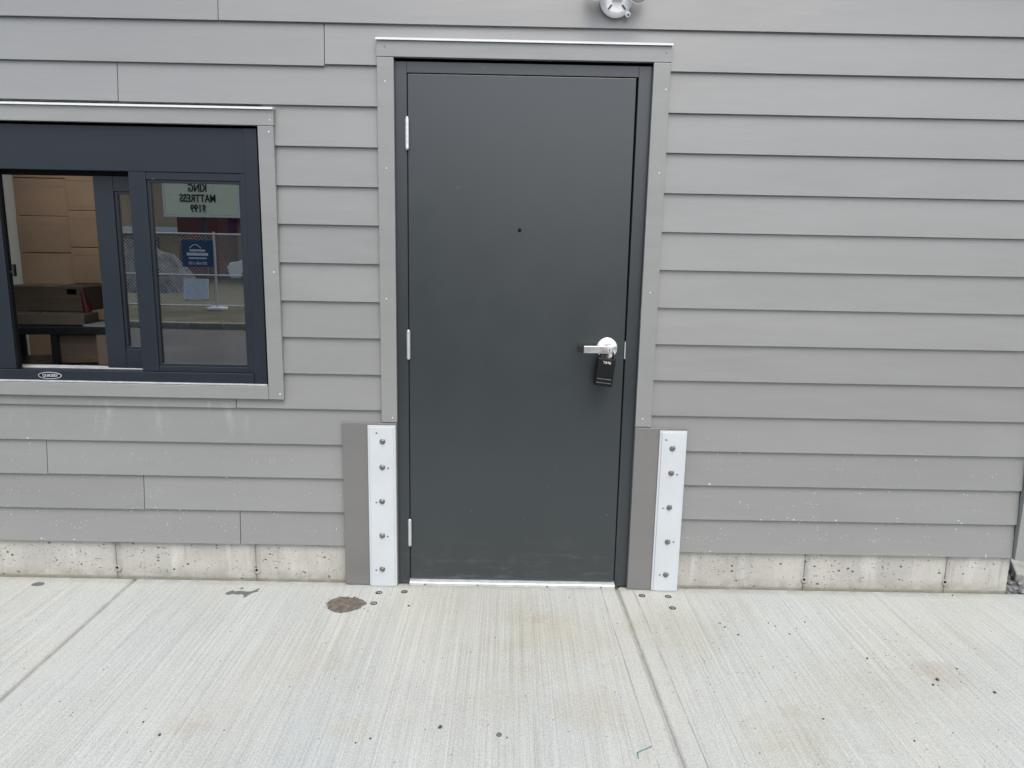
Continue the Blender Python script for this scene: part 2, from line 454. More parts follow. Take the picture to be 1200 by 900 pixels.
# ================================================================== BUILDING
bld = thing('building', (0, 0, 0), 'grey lap-sided building with a dark steel door and a service window', 'building')
E0 = .1541; ZL = 2.3142; T = .0122
WIN = (-2.215, -.580, .862, 1.936)          # window rough opening
DOOR = (-.075, .988, -.1, 2.204)
def front(zrel): return .0125 * zrel / E0
def plank(x0, x1, zb, holes, zt=None):
    zt = zt or zb + E0 + .028
    rects = [(x0, x1, zb, zt)]
    for h in holes: rects = minus(rects, h)
    if not rects: return
    m = MB()
    for a, b, c, d in rects:
        f0, f1 = front(c - zb), front(d - zb)
        m.hexa([(a, f0, c), (b, f0, c), (b, f0 + T, c), (a, f0 + T, c), (a, f1, d), (b, f1, d), (b, f1 + T, d), (a, f1 + T, d)])
    return m.build('plank', 'siding', bld)
g = .0015
joints = {-2: [-.32], -1: [-1.14], 0: [-.731], 1: [-.324], 2: [-1.142], 3: [], 10: [-.738], 11: [], 12: [-1.57], 13: [-1.162], 14: [-.75]}
for i in range(-7, 15):
    zb = ZL - E0 * i
    cuts = [-4.6] + (joints.get(i) if i in joints else [-1.9 + .41 * (i % 4)] if i < 0 else []) + [2.674]
    spans = []
    for k in range(len(cuts) - 1): spans.append((cuts[k] + (g if k else 0), cuts[k + 1] - (g if k < len(cuts) - 2 else 0)))
    out = []
    for a, b in spans:                     # the door divides a course into two lengths
        if zb < DOOR[3] - .02 and a < DOOR[0] and b > DOOR[1] and i > 1:
            out += [(a, DOOR[0]), (DOOR[1], b)]
        else: out.append((a, b))
    out2 = []
    for a, b in out:                       # so does the window
        if 3 <= i <= 9 and a < WIN[0] and b > WIN[1]: out2 += [(a, WIN[0]), (WIN[1], b)]
        else: out2.append((a, b))
    for n, (a, b) in enumerate(out2):
        dz = -.006 if (i == 1 and n == 0) else random.uniform(-.0018, .0018)
        plank(a, b, zb + dz, [(WIN[0], WIN[1], WIN[2], WIN[3]), DOOR], zt=None)

# sheathing and room
m = MB()
rc = [(-4.6, 2.68, .155, 3.5)]
for h in (WIN, DOOR): rc = minus(rc, h)
for a, b, c, d in rc: m.box(a, b, .045, .16, c, d)
m.build('wall', 'interior_white', bld)
m = MB(); m.box(-4.6, -4.48, .161, 5.2, -.02, 3.5); m.box(2.56, 2.68, .161, 5.2, .155, 3.5); m.box(-4.479, 2.559, 5.08, 5.2, -.02, 3.5)
m.build('wall', 'interior_white', bld)
m = MB()
for a, b, c, d in minus([(-4.6, 2.77, .037, 5.3)], (-3.1, -1.7, .8, 2.2)): m.box(a, b, c, d, 3.5, 3.62)  # unseen roof opening, added to let daylight onto the cartons inside
m.build('roof', 'white_paint', bld)
MB().box(-4.47, 2.55, .165, 5.07, -.1, -.01).build('interior_floor', 'interior_floor', bld)
MB().box(-4.62, 2.79, -.03, .03, 3.55, 3.68).build('parapet_cap', 'trim', bld)

# foundation panels between form joints
fnd = MB().box(-4.6, 2.66, .0232, .22, -.30, .154).build('foundation', 'foundation', bld)
fx = [-4.6, -3.81, -3.18, -2.56, -1.94, -1.316, -.693, -.07]
fx2 = [.98, 1.14, 1.764, 2.40, 2.684]
for a in (fx, fx2):
    for k in range(len(a) - 1):
        e0 = random.uniform(-.0025, .0025)
        MB().box(a[k] + .0012, a[k + 1] - .0012, .0185 + e0 * .6, .0230, -.20, .1535).build('panel', 'foundation', fnd, bevel=.002)
for x in (-1.316, -.693, 1.764, 2.40):     # form-tie pockets low in the joints
    q = MB(); q.lathe((x + .006, .0155, .022), (0, 1, 0), [(.013, 0), (.017, .003), (.010, .006)], 14); q.build('tie_patch', 'foundation', fnd)
    MB().lathe((x + .002, .0150, .028), (0, 1, 0), [(.006, 0), (.006, .004)], 9).build('tie_hole', 'gap_dark', fnd)

# corner board and side cladding
MB().box(2.677, 2.770, -.016, .012, .150, 3.54).build('corner_board', 'trim', bld, bevel=.002)
MB().box(2.744, 2.770, .0125, .10, .150, 3.54).build('corner_board', 'trim', bld, bevel=.002)
for i in range(-7, 15):
    zb = ZL - E0 * i
    zt = zb + E0 + .028
    MB().hexa([(2.760, .101, zb), (2.760, 5.2, zb), (2.7495, 5.2, zb), (2.7495, .101, zb), (2.7475, .101, zt), (2.7475, 5.2, zt), (2.737, 5.2, zt), (2.737, .101, zt)]).build('plank', 'siding', bld)
MB().box(2.684, 2.735, .0125, 5.2, .156, 3.5).build('wall', 'gap_dark', bld)
MB().box(2.50, 2.683, .221, 5.2, -.3, .1545).build('foundation', 'foundation', bld)

# door casing
TY0, TY1 = -.015, .006
MB().box(-.118, 1.034, TY0, TY1, 2.189, 2.250).build('trim_board', 'trim', bld, bevel=.0015)
MB().box(-.1165, -.051, TY0 + .001, TY1, .7255, 2.1875).build('trim_board', 'trim', bld, bevel=.0015)
MB().box(.966, 1.033, TY0 + .001, TY1, .7255, 2.1875).build('trim_board', 'trim', bld, bevel=.0015)
fl = MB().prism([(-.024, 2.2485), (-.024, 2.2565), (.012, 2.262), (.012, 2.2515), (-.0225, 2.2515), (-.0225, 2.2485)], 'x', -.119, 1.036); fl.build('flashing', 'white_flashing', bld)
def nail(x, z, y, mat='nail_head', r=.0032, parent=bld):
    MB().lathe((x, y, z), (0, -1, 0), [(r, -.001), (r, .0006), (r * .6, .0014)], 8).build('nail', mat, parent)
for x, z in ((-.085, 2.226), (1.012, 2.224)): nail(x, z, TY0, 'zinc_bolt')
for x, z in ((1.018, 2.089), (1.009, 1.772), (.999, 1.296), (.996, .761), (-.085, 2.098), (-.083, 1.77), (-.090, 1.25), (-.070, .745)): nail(x, z, TY0 + .001, 'nail_white', .0028)

# jamb guards: backer boards with bolted galvanised plates
def guard(x0, x1, px0, px1, bolts, nails, label):
    bk = MB().box(x0, x1, -.0165, .06, -.017, .7225).build('backer_board', 'backer', bld, bevel=.002)
    q = MB(); y = -.0172
    q.box(px0, px1, y - .005, y, -.0185, .713)
    q.box(px0 + .009, px1 - .009, y - .0090, y - .0051, -.0180, .7060)
    pl = q.build('guard_plate', 'galvanised', bld, bevel=.0012)
    pl['label'] = label
    yy = y - .0090
    for x, z in bolts:
        b = MB(); b.lathe((x, yy, z), (0, -1, 0), [(.0125, -.001), (.0125, .0016), (.0095, .0022)], 18)
        b.lathe((x, yy - .0018, z), (0, -1, 0), [(.0088, 0), (.0088, .0052), (.0074, .0062)], 6, False)
        b.build('bolt', 'zinc_bolt', pl)
    for x, z in nails: nail(x, z, yy, 'zinc_bolt', .0042, pl)
guard(-.286, -.0525, -.176, -.0565, [(-.112, .644), (-.114, .530), (-.117, .376), (-.1185, .219), (-.120, .063)],
      [(-.137, .681), (-.089, .526), (-.142, .371), (-.094, .215), (-.147, .058)], 'white bolted metal plate at the hinge side of the door')
guard(.9665, 1.190, 1.072, 1.188, [(1.128, .637), (1.129, .527), (1.130, .372), (1.132, .214), (1.133, .060)],
      [(1.099, .674), (1.155, .521), (1.104, .368), (1.158, .213), (1.107, .058)], 'white bolted metal plate at the handle side of the door')

# door frame and leaf
FY = .012
q = MB()
q.box(-.0605, -.004, FY, FY + .022, -.0195, 2.180); q.box(-.0605, -.030, FY + .0221, .15, -.0195, 2.180)
q.box(.9135, .9725, FY, FY + .022, -.0195, 2.180); q.box(.942, .9725, FY + .0221, .15, -.0195, 2.180)
q.box(-.0039, .9134, FY, FY + .022, 2.1375, 2.180); q.box(-.029, .941, FY + .0221, .15, 2.160, 2.180)
frm = q.build('door_frame', 'frame_paint', bld, bevel=.0015)
q = MB(); q.box(-.0745, .9875, .060, .14, 2.1805, 2.2035); q.box(-.0745, -.061, .060, .14, -.019, 2.180); q.box(.973, .9875, .060, .14, -.019, 2.180); q.build('gap_shade_backing', 'gap_dark', bld)  # near-black backing paints the shadow line between casing and door frame
q = MB(); q.box(-.029, .03, .066, .10, -.0195, 2.159); q.box(.88, .941, .066, .10, -.0195, 2.159); q.box(.031, .879, .066, .10, 2.10, 2.159)
q.box(-.029, -.0015, .036, .065, -.019, 2.159); q.box(-.0036, -.0009, .0175, .0355, .004, 2.134); q.box(.9102, .9131, .0185, .0355, .004, 2.134); q.box(.9105, .941, .036, .065, -.019, 2.159); q.box(-.001, .910, .036, .065, 2.1362, 2.159)  # near-black fillers stand in for shade in the gaps round the leaf
q.build('door_stop_gap_shade', 'gap_dark', frm)
MB().box(.9085, .9125, FY - .0022, FY + .02, 1.014, 1.088).build('strike_plate', 'hinge_steel', frm)
DY = .0145
leaf = MB().hexa([(-.0005, DY, .0025), (.9095, DY, .0025), (.9095, DY + .0445, .0025), (-.0005, DY + .0445, .0025),
                  (-.0005, DY, 2.1345), (.9045, DY, 2.1345), (.9045, DY + .0445, 2.1345), (-.0005, DY + .0445, 2.1345)]).build('door', 'door_paint', bld, bevel=.0018)
leaf['label'] = 'dark grey flush steel door with a silver lever handle'
for zc in (1.9075, 1.058, .2225):
    h = MB()
    zs = [zc - .058 + .0232 * k for k in range(6)]
    for k in range(5):
        h.cyl((-.0022, .0035, zs[k] + .0006), (-.0022, .0035, zs[k + 1] - .0006), .0082, 14)
    h.lathe((-.0022, .0035, zs[5]), (0, 0, 1), [(.006, 0), (.0068, .002), (.004, .005)], 12)
    h.lathe((-.0022, .0035, zs[0]), (0, 0, -1), [(.006, 0), (.0068, .002), (.004, .005)], 12)
    h.cyl((-.0022, .0035, zs[0]), (-.0022, .0035, zs[5]), .0066, 10)
    h.build('hinge', 'hinge_steel', leaf)
q = MB(); q.lathe((.455, DY, 1.538), (0, -1, 0), [(.0075, -.001), (.0075, .001), (.0055, .0022)], 16); q.build('peephole', 'gap_dark', leaf)
# lever: rose, neck, flat lever with returned end, key cylinder
HX, HZ = .834, 1.059
q = MB()
q.lathe((HX, DY, HZ), (0, -1, 0), [(.0445, 0), (.0445, .006), (.042, .0085), (.024, .010), (.022, .012)], 36)
q.build('rose', 'satin_chrome', leaf, bevel=.0006)
q = MB()
q.cyl((HX, DY - .009, HZ), (HX, DY - .05, HZ), .0135, 20)
q.build('neck', 'dark_steel', leaf)
q = MB()
q.prism([(HX - .104, HZ - .0145), (HX + .012, HZ - .0165), (HX + .018, HZ - .010), (HX + .0205, HZ), (HX + .018, HZ + .010), (HX + .012, HZ + .0165), (HX - .104, HZ + .0145)], 'y', DY - .066, DY - .050)
q.build('lever', 'satin_chrome', leaf, bevel=.003, seg=3)
q = MB(); q.prism([(DY - .066, -.0), (DY - .050, .0), (DY - .022, .0), (DY - .022, .001)], 'z', 0, .001)
q = MB()
q.hexa([(HX - .126, DY - .052, HZ - .0125), (HX - .1045, DY - .0645, HZ - .0135), (HX - .1045, DY - .0505, HZ - .0135), (HX - .126, DY - .030, HZ - .0125),
        (HX - .126, DY - .052, HZ + .0125), (HX - .1045, DY - .0645, HZ + .0135), (HX - .1045, DY - .0505, HZ + .0135), (HX - .126, DY - .030, HZ + .0125)])
q.build('lever_return', 'dark_steel', leaf, bevel=.002)
q = MB(); q.lathe((HX + .002, DY - .066, HZ), (0, -1, 0), [(.0095, -.001), (.0095, .0010), (.0085, .0018)], 20); q.build('key_cylinder', 'hinge_steel', leaf)
MB().box(HX + .0005, HX + .0035, DY - .0686, DY - .0677, HZ - .005, HZ + .005).build('keyway', 'gap_dark', leaf)
# threshold
q = MB(); q.prism([(-.014, -.0195), (-.014, -.0065), (-.010, -.0025), (.012, -.0010), (.10, -.0010), (.10, -.0195)], 'x', -.003, .912)
th = q.build('threshold', 'aluminium', bld, bevel=.001)
for x in (.066, .30, .61, .85):
    MB().lathe((x, -.0142, -.013), (0, -1, .0), [(.0045, -.001), (.0045, .0006), (.0035, .0011)], 10).build('screw', 'zinc_bolt', th)

# ------------------------------------------------------------------ service window
win = MB()
win.box(-.6585, -.6045, .006, .13, .8725, 1.9150)         # right jamb
win.box(-2.2015, -2.135, .006, .13, .8725, 1.9215)        # left jamb
win.box(-2.1345, -.659, .010, .13, 1.7405, 1.9150)        # header panel
win.box(-2.1345, -.659, .002, .13, .8725, .9215)          # sill
W = win.build('window', 'window_frame', bld, bevel=.002)
q = MB(); q.box(-2.214, -.581, .060, .14, 1.9155, 1.9355); q.box(-.604, -.581, .060, .14, .863, 1.915); q.build('gap_shade_backing', 'gap_dark', bld)  # near-black backing paints the shadow line under the window casing
W['label'] = 'dark framed sliding service window with one sash open'
MB().box(-2.2, -.60, -.006, .0018, .872, .8785).build('sill_lip', 'aluminium', W, bevel=.0008)
MB().box(-2.10, -.66, .058, .11, .9217, .9262).build('sill_track', 'aluminium', W)
MB().box(-2.10, -1.14, .045, .11, 1.727, 1.7403).build('head_track', 'gap_dark', W)
def sash(name, x0, x1, z0, z1, y0, y1, sw, tw, bw, gx0, gx1, parent=W):
    q = MB()
    q.box(x0, x0 + sw[0], y0, y1, z0, z1); q.box(x1 - sw[1], x1, y0, y1, z0, z1)
    q.box(x0 + sw[0] + .0002, x1 - sw[1] - .0002, y0 + .0015, y1, z1 - tw, z1); q.box(x0 + sw[0] + .0002, x1 - sw[1] - .0002, y0 + .0015, y1, z0, z0 + bw)
    s = q.build(name, 'window_frame', parent, bevel=.0018)
    # glazing bead and pane
    a, b, c, d = x0 + sw[0], x1 - sw[1], z0 + bw, z1 - tw; e = .011; ym = (y0 + y1) / 2
    r = MB()
    r.box(a, a + e, y0 + .007, ym, c, d); r.box(b - e, b, y0 + .007, ym, c, d); r.box(a + e, b - e, y0 + .007, ym, d - e, d); r.box(a + e, b - e, y0 + .007, ym, c, c + e)
    r.build('glazing_bead', 'window_frame', parent, bevel=.001)
    MB().box(a - .004, b + .004, ym + .001, ym + .006, c - .004, d + .004).build('pane', 'glass', parent)
    return s
sash('fixed_sash', -1.132, -.6595, .922, 1.740, .012, .048, (.070, .020), .030, .024, 0, 0)
sash('sliding_sash', -1.303, -.815, .9268, 1.7265, .058, .094, (.080, .085), .062, .082, 0, 0)
sash('fixed_sash', -2.1343, -1.664, .922, 1.740, .010, .040, (.020, .085), .030, .024, 0, 0)
# latch on the left sash edge, screws
q = MB(); q.cyl((-1.667, .03, 1.328), (-1.640, .03, 1.328), .007, 10); q.box(-1.648, -1.640, .022, .038, 1.31, 1.36); q.build('latch', 'dark_steel', W)
for x, z in ((-1.690, 1.335), (-1.697, 1.025)): MB().lathe((x, .012, z), (0, -1, 0), [(.004, -.001), (.004, .001), (.0025, .0016)], 10).build('screw', 'nail_white', W)
MB().box(-1.664, -1.657, .016, .036, .927, 1.727).build('weather_strip', 'gap_dark', W)
# oval maker's plate on the sill
LX, LZ = -1.520, .8985
q = MB(); seg = 40
def ell(a, b, y): return [(LX + a * math.cos(2 * math.pi * k / seg), y, LZ + b * math.sin(2 * math.pi * k / seg)) for k in range(seg)]
q._add(ell(.0500, .0150, .0005) + ell(.0500, .0150, .0019), [list(range(seg)), list(range(seg, 2 * seg))[::-1]] + [(k, (k + 1) % seg, seg + (k + 1) % seg, seg + k) for k in range(seg)])
pl = q.build('logo_plate', 'badge_print', W)
q = MB(); q._add(ell(.0462, .0118, -.0001), [list(range(seg))]); q.build('logo_field', 'gap_dark', W)
text_mesh('logo_lettering', 'QUIKSERV', .0165, 'badge_print', W, (LX + .002, -.0006, LZ - .0003), (R(90), 0, 0), .0004, .0003, .86)
# window casing
MB().box(-2.265, -.528, TY0, TY1, 1.9235, 1.985).build('trim_board', 'trim', bld, bevel=.0015)
MB().box(-.5925, -.5295, TY0 + .001, TY1, .8155, 1.922).build('trim_board', 'trim', bld, bevel=.0015)
MB().box(-2.265, -2.2035, TY0 + .001, TY1, .8155, 1.922).build('trim_board', 'trim', bld, bevel=.0015)
MB().box(-2.202, -.594, TY0 + .0005, TY1, .8155, .8705).build('trim_board', 'trim', bld, bevel=.0015)
MB().prism([(-.024, 1.9835), (-.024, 1.9915), (.012, 1.997), (.012, 1.9865), (-.0225, 1.9865), (-.0225, 1.9835)], 'x', -2.267, -.527).build('flashing', 'white_flashing', bld)
for x, z in ((-.542, 1.945), (-.548, 1.90), (-.55, 1.35), (-.545, .84),): nail(x, z, TY0 + .001, 'nail_white', .0028)

# ================================================================== THINGS ON THE WALL AND DOOR
kb = thing('key_lock_box', (.825, -.03, .90), 'black key lock box hanging from the door lever', 'lock box')
rotm = Matrix.Translation(Vector((.826, -.035, 1.03))) @ Matrix.Rotation(R(6.5), 4, 'Y') @ Matrix.Rotation(R(-3), 4, 'X')
q = MB(); q.box(-.037, .037, -.036, .018, -.122, -.006); q.xform(rotm).build('case', 'black_plastic', kb, bevel=.005, seg=3)
q = MB(); q.box(-.0335, .0335, -.0375, -.0362, -.082, -.012); q.xform(rotm).build('front_cover', 'black_plastic', kb, bevel=.001)
for zz in (-.093, -.109):
    q = MB(); q.box(-.030, .030, -.0374, -.0362, zz, zz + .0022); q.xform(rotm).build('ridge', 'zinc_bolt', kb)
q = MB(); sh = [(-.0265, -.010, -.01), (-.0265, -.010, .012), (-.022, -.010, .030), (-.010, -.010, .0415), (.004, -.010, .0415), (.018, -.010, .030), (.0265, -.010, .012), (.0265, -.010, -.01)]
q.tube(sh, .0046, 10).xform(rotm).build('shackle', 'dark_steel', kb)
t_ = text_mesh('lettering', 'TATE', .0135, 'print_white', kb, rotm @ Vector((.002, -.0378, -.024)), (rotm @ Matrix.Rotation(R(90), 4, 'X')).to_euler(), .0, .0002)

fl = thing('flood_light', (.808, -.0, 2.402), 'white twin-head security flood light on the siding above the door', 'wall light')
LC = Vector((.808, -.002, 2.410))
q = MB(); q.lathe(LC, (0, -1, 0), [(.0615, 0), (.0615, .026), (.058, .030), (.0565, .032), (.0555, .0345), (.050, .0365), (.020, .0385)], 48); q.build('base', 'lamp_white', fl, bevel=.0008)
for a in (-128, -52):
    c = LC + Vector((.042 * math.cos(R(a)), -.0372, .042 * math.sin(R(a))))
    q = MB(); q.box(-.010, .010, -.002, .0015, -.0032, .0032); q.xform(Matrix.Translation(c) @ Matrix.Rotation(R(-a), 4, 'Y')); q.build('slot', 'mortar_grey', fl)
q = MB(); q.lathe(LC + Vector((.041, -.018, -.047)), (.25, -.75, -.6), [(.008, -.01), (.010, .010), (.0105, .016), (.007, .018)], 16); q.build('photocell', 'lamp_white', fl)
q = MB(); q.lathe(LC + Vector((.041, -.018, -.047)) + Vector((.25, -.75, -.6)).normalized() * .0178, (.25, -.75, -.6), [(.0045, 0), (.0042, .0012)], 12); q.build('photocell_lens', 'mortar_grey', fl)
q = MB(); q.tube([LC + Vector((0, -.034, .0)), LC + Vector((0, -.044, .016)), LC + Vector((0, -.050, .036))], [.024, .018, .013], 16); q.build('arm', 'lamp_white', fl)
for sx in (-1, 1):
    q = MB(); j = LC + Vector((sx * .006, -.049, .036)); k = LC + Vector((sx * .062, -.046, .040))
    q.tube([j, k], [.013, .012], 12); q.build('knuckle', 'lamp_white', fl)
    d = Vector((sx * .38, -.86, -.34)).normalized()
    c = LC + Vector((sx * .070, -.066, .024 if sx > 0 else .030))
    q = MB(); q.lathe(c - d * .020, d, [(.016, 0), (.034, .005), (.046, .016), (.0495, .028), (.0495, .036)], 32); q.build('lamp_head', 'lamp_white', fl)
    q = MB(); q.lathe(c + d * .0162, d, [(.0470, 0), (.046, .002), (.03, .004), (.001, .005)], 32); q.build('lens', 'lamp_lens', fl)

# ================================================================== PAVEMENT DETAILS
def lump(m, x, y, s, z=GZ, flat=.55):
    n = 6; a0 = random.random() * 6; el = random.uniform(.5, 1.0); an = random.random() * 3.14
    ring = []
    vs = []
    for lev, (rr, hh) in enumerate(((.75, 0), (1, .35), (.6, .85))):
        for k in range(n):
            a = a0 + 2 * math.pi * k / n; r = s * rr * random.uniform(.8, 1.15)
            px, py = r * math.cos(a), r * el * math.sin(a)
            vs.append((x + px * math.cos(an) - py * math.sin(an), y + px * math.sin(an) + py * math.cos(an), z - .0005 + s * flat * 2 * hh * random.uniform(.85, 1.1)))
    fs = []
    for l in range(2):
        for k in range(n): fs.append((l * n + k, l * n + (k + 1) % n, (l + 1) * n + (k + 1) % n, (l + 1) * n + k))
    fs.append(list(range(2 * n, 3 * n))); fs.append(list(range(n))[::-1])
    m._add(vs, fs)
def disc_patch(cx, cy, pts, h, name, mat, label=None, lumps=()):
    q = MB(); q.prism(pts, 'z', GZ - .004, GZ + h)
    for a in lumps: lump(q, a[0], a[1], a[2], GZ + h - .0006, .3)
    o = q.build(name, mat, pavement, bevel=min(.0012, h * .4))
    if label: o['label'] = label
    return o
pts = []
for k in range(64):
    a = 2 * math.pi * k / 64; r = 1 + random.uniform(-.06, .05) + .06 * math.sin(3 * a + 1) + .04 * math.sin(7 * a)
    pts.append((-.246 + .079 * r * math.cos(a), -.195 + .068 * r * math.sin(a)))
disc_patch(0, 0, pts, .0012, 'filled_hole', 'patch_brown', 'round brown filled hole in the concrete',
           [(-.246 + .074 * math.sqrt(u) * math.cos(v), -.195 + .063 * math.sqrt(u) * math.sin(v), random.uniform(.002, .008)) for u, v in [(random.random(), random.random() * 6.283) for _ in range(240)]])
sp = [(-.782, -.112), (-.770, -.099), (-.760, -.085), (-.752, -.097), (-.735, -.094), (-.715, -.092), (-.695, -.098), (-.675, -.094), (-.662, -.075), (-.655, -.066), (-.648, -.070),
      (-.655, -.088), (-.645, -.094), (-.664, -.104), (-.676, -.122), (-.684, -.148), (-.694, -.152), (-.692, -.136), (-.708, -.120), (-.728, -.126), (-.748, -.120), (-.764, -.130), (-.776, -.124)]
disc_patch(0, 0, sp, .0011, 'grout_splash', 'mortar_grey', 'ragged grey grout splash on the concrete')
pts = [(-.728 + .007 * math.cos(a * .7), -.068 + .008 * math.sin(a * .7)) for a in range(9)]
disc_patch(0, 0, pts, .001, 'grout_splash', 'mortar_grey')
pts = [(-1.621 + .026 * math.cos(2 * math.pi * k / 18) * random.uniform(.9, 1.1), -.061 + .019 * math.sin(2 * math.pi * k / 18)) for k in range(18)]
disc_patch(0, 0, pts, .0008, 'grout_splash', 'mortar_grey')
for x, y in ((-.126, -.085), (-.017, -.073), (-.130, -.181), (1.023, -.071), (1.138, -.074), (1.134, -.177)):
    a = MB(); a.lathe((x, y, GZ - .002), (0, 0, 1), [(.0145, 0), (.0145, .0026), (.0125, .0032), (.0105, .0030), (.0100, .0012), (.004, .0012)], 20); an = a.build('anchor_sleeve', 'gap_dark', pavement)
    b = MB(); b.lathe((x + random.uniform(-.001, .001), y - .0032, GZ - .001), (random.uniform(-.1, .1), .1, 1), [(.0072, 0), (.0072, .0040), (.0055, .0052)], 12); b.build('anchor_bolt', 'zinc_bolt', an)

# grit and leaf crumbs lying on the slab: nobody could count them
q = MB()
for x, y, s in ((.228, -.973, .0085), (.437, -1.015, .004), (1.966, -.672, .008), (1.932, -.703, .006), (1.346, -.388, .005), (1.554, -.375, .004), (1.654, -.279, .004),
                (1.780, -.542, .006), (2.123, -.742, .006), (1.30, -.30, .004), (1.31, -.33, .005), (1.50, -.29, .004), (1.52, -.315, .0035), (1.60, -.33, .003), (2.08, -.60, .004),
                (.02, -.20, .0055), (-.62, -1.03, .006), (-.70, -.97, .004), (-.02, -1.05, .004), (.02, -1.03, .004), (2.42, -.02, .005), (1.46, -.90, .004), (1.7, -1.0, .004)): lump(q, x, y, s)
for k in range(60):      # crumbs round the filled hole
    a = random.random() * 6.283; r = random.gauss(.93, .09)
    lump(q, -.246 + .079 * r * math.cos(a), -.195 + .068 * r * math.sin(a), random.uniform(.0012, .0035))
for k in range(420):
    x = random.uniform(-2.2, 2.9); y = -1.35 * random.random()
    if random.random() < .5: x, y = random.gauss(1.55, .5), random.gauss(-.65, .3)
    if y > -.02 or y < -1.6: continue
    lump(q, x, y, random.uniform(.0009, .0026))
tag(q.build('grit', 'pebble_dark'), 'dark grit and leaf crumbs scattered over the concrete', 'grit', kind='stuff')
q = MB(); lump(q, .413, -1.004, .011, flat=.35); tag(q.build('pebble', 'mortar_grey', loc=(.413, -1.004, GZ)), 'small grey pebble in front of the door', 'pebble')
q = MB(); q.tube([(.826, -1.100, GZ + .002), (.828, -1.085, GZ + .003), (.826, -1.076, GZ + .003), (.840, -1.066, GZ + .002), (.858, -1.056, GZ + .002), (.874, -1.048, GZ + .004)], .0017, 6)
tag(q.build('thread', 'thread_green', loc=(.84, -1.07, GZ)), 'short green plastic thread lying on the concrete', 'thread')

# beyond the corner: gravel strip and a raised pad
q = MB()
for k in range(1500):
    x = random.uniform(2.69, 3.35); y = random.uniform(.02, 1.3)
    if x > 2.80 + (y) * .72 - .0 and y > .12 and x > 2.86: continue
    lump(q, x, y, random.uniform(.007, .017), -.062 + random.uniform(-.008, .012), .7)
tag(q.build('gravel', 'gravel'), 'grey gravel in the strip beside the building corner', 'gravel', kind='stuff')
tag(MB().box(2.685, 5.2, .019, 5.2, -.3, -.068).build('gravel_bed', 'joint_bed'), kind='structure')
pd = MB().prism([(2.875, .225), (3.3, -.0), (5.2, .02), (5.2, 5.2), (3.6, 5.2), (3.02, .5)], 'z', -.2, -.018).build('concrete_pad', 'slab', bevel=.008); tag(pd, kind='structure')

# ================================================================== INSIDE
def carton(name, x0, x1, y0, y1, z0, z1, label, mat='card', group=None, rz=0, tape=True, hole=None):
    cx, cy = (x0 + x1) / 2, (y0 + y1) / 2
    t = thing(name, (cx, cy, z0), label, 'box', group)
    q = MB(); q.box(x0, x1, y0, y1, z0, z1); M_ = Matrix.Translation((cx, cy, 0)) @ Matrix.Rotation(R(rz), 4, 'Z') @ Matrix.Translation((-cx, -cy, 0))
    q.xform(M_).build('body', mat, t, bevel=.004)
    q = MB(); q.box(x0 - .001, x1 + .001, y0 - .0015, y0 - .0002, z1 - .055, z1 - .052); q.box(x0 - .001, x1 + .001, y0 - .0015, y0 - .0002, z0 + .03, z0 + .033); q.xform(M_).build('crease', 'card_light', t)
    if tape:
        q = MB(); q.box(cx - .025, cx + .025, y0 - .001, y1 + .001, z1, z1 + .0008); q.xform(M_).build('tape', 'tape', t)
    if hole:
        q = MB(); q.box(cx + hole[0], cx + hole[1], y0 - .002, y0 - .0003, z0 + hole[2], z0 + hole[3]); q.xform(M_).build('hand_hole', 'gap_dark', t, bevel=.008)
    return t
zl = [-.01, .27, .55, .83, 1.11, 1.385, 1.66, 1.94, 2.22]
names = ['fourth', 'third', 'second', 'highest']
def stack_label(k, side):
    if k < 4: return 'brown carton low in the %s column of stacked cartons, behind the bench' % side
    return '%s brown carton from the top in the %s column of stacked cartons' % (names[k - 4], side) if k < 7 else 'highest brown carton in the %s column of stacked cartons' % side
for k in range(8):
    carton('carton', -3.36, -2.962, 2.6 + random.uniform(-.004, .004), 3.1, zl[k], zl[k + 1] - .003, stack_label(k, 'left'), group='stacked cartons')
    carton('carton', -2.957, -2.50, 2.585 + random.uniform(-.004, .004), 3.1, zl[k] + .045 * (k > 0), zl[k + 1] + .042, stack_label(k, 'right'), group='stacked cartons')
# black steel bench with cartons on and under it
bn = thing('steel_bench', (-1.95, .95, -.01), 'black steel bench behind the service window', 'bench')
rb = Matrix.Translation((-1.95, .95, 0)) @ Matrix.Rotation(R(12), 4, 'Z') @ Matrix.Translation((1.95, -.95, 0))
q = MB(); q.box(-2.35, -1.45, .78, 1.2, .995, 1.015); q.xform(rb).build('bench_top', 'shelf_black', bn, bevel=.003)
q = MB(); q.box(-2.35, -1.45, .76, .779, .980, 1.015); q.xform(rb).build('front_rail', 'shelf_black', bn, bevel=.002)
q = MB(); q.box(-2.34, -1.46, .79, 1.19, .800, .815); q.xform(rb).build('lower_shelf', 'shelf_black', bn, bevel=.002)
for x in (-2.35, -2.03, -1.74, -1.48):
    for y in (.765, 1.17):
        q = MB(); q.box(x, x + .03, y, y + .03, -.01, .995); q.xform(rb).build('leg', 'shelf_black', bn)
carton('carton', -2.06, -1.82, .84, 1.1, .817, .970, 'plain carton on the lower shelf of the black bench', rz=12)
carton('carton', -1.790, -1.59, .80, 1.0, .817, .978, 'pale carton with a black print on the lower bench shelf', 'card_light', rz=12, hole=(-.022, .010, .050, .135))
carton('carton', -2.38, -1.90, .86, 1.05, 1.018, 1.075, 'flat pale carton lying on the black bench', 'card_light', rz=8)
bx = carton('carton', -2.42, -1.97, 1.0, 1.32, 1.078, 1.215, 'brown carton with a hand hole on top of the flat carton', rz=5, hole=(.14, .19, .095, .125))
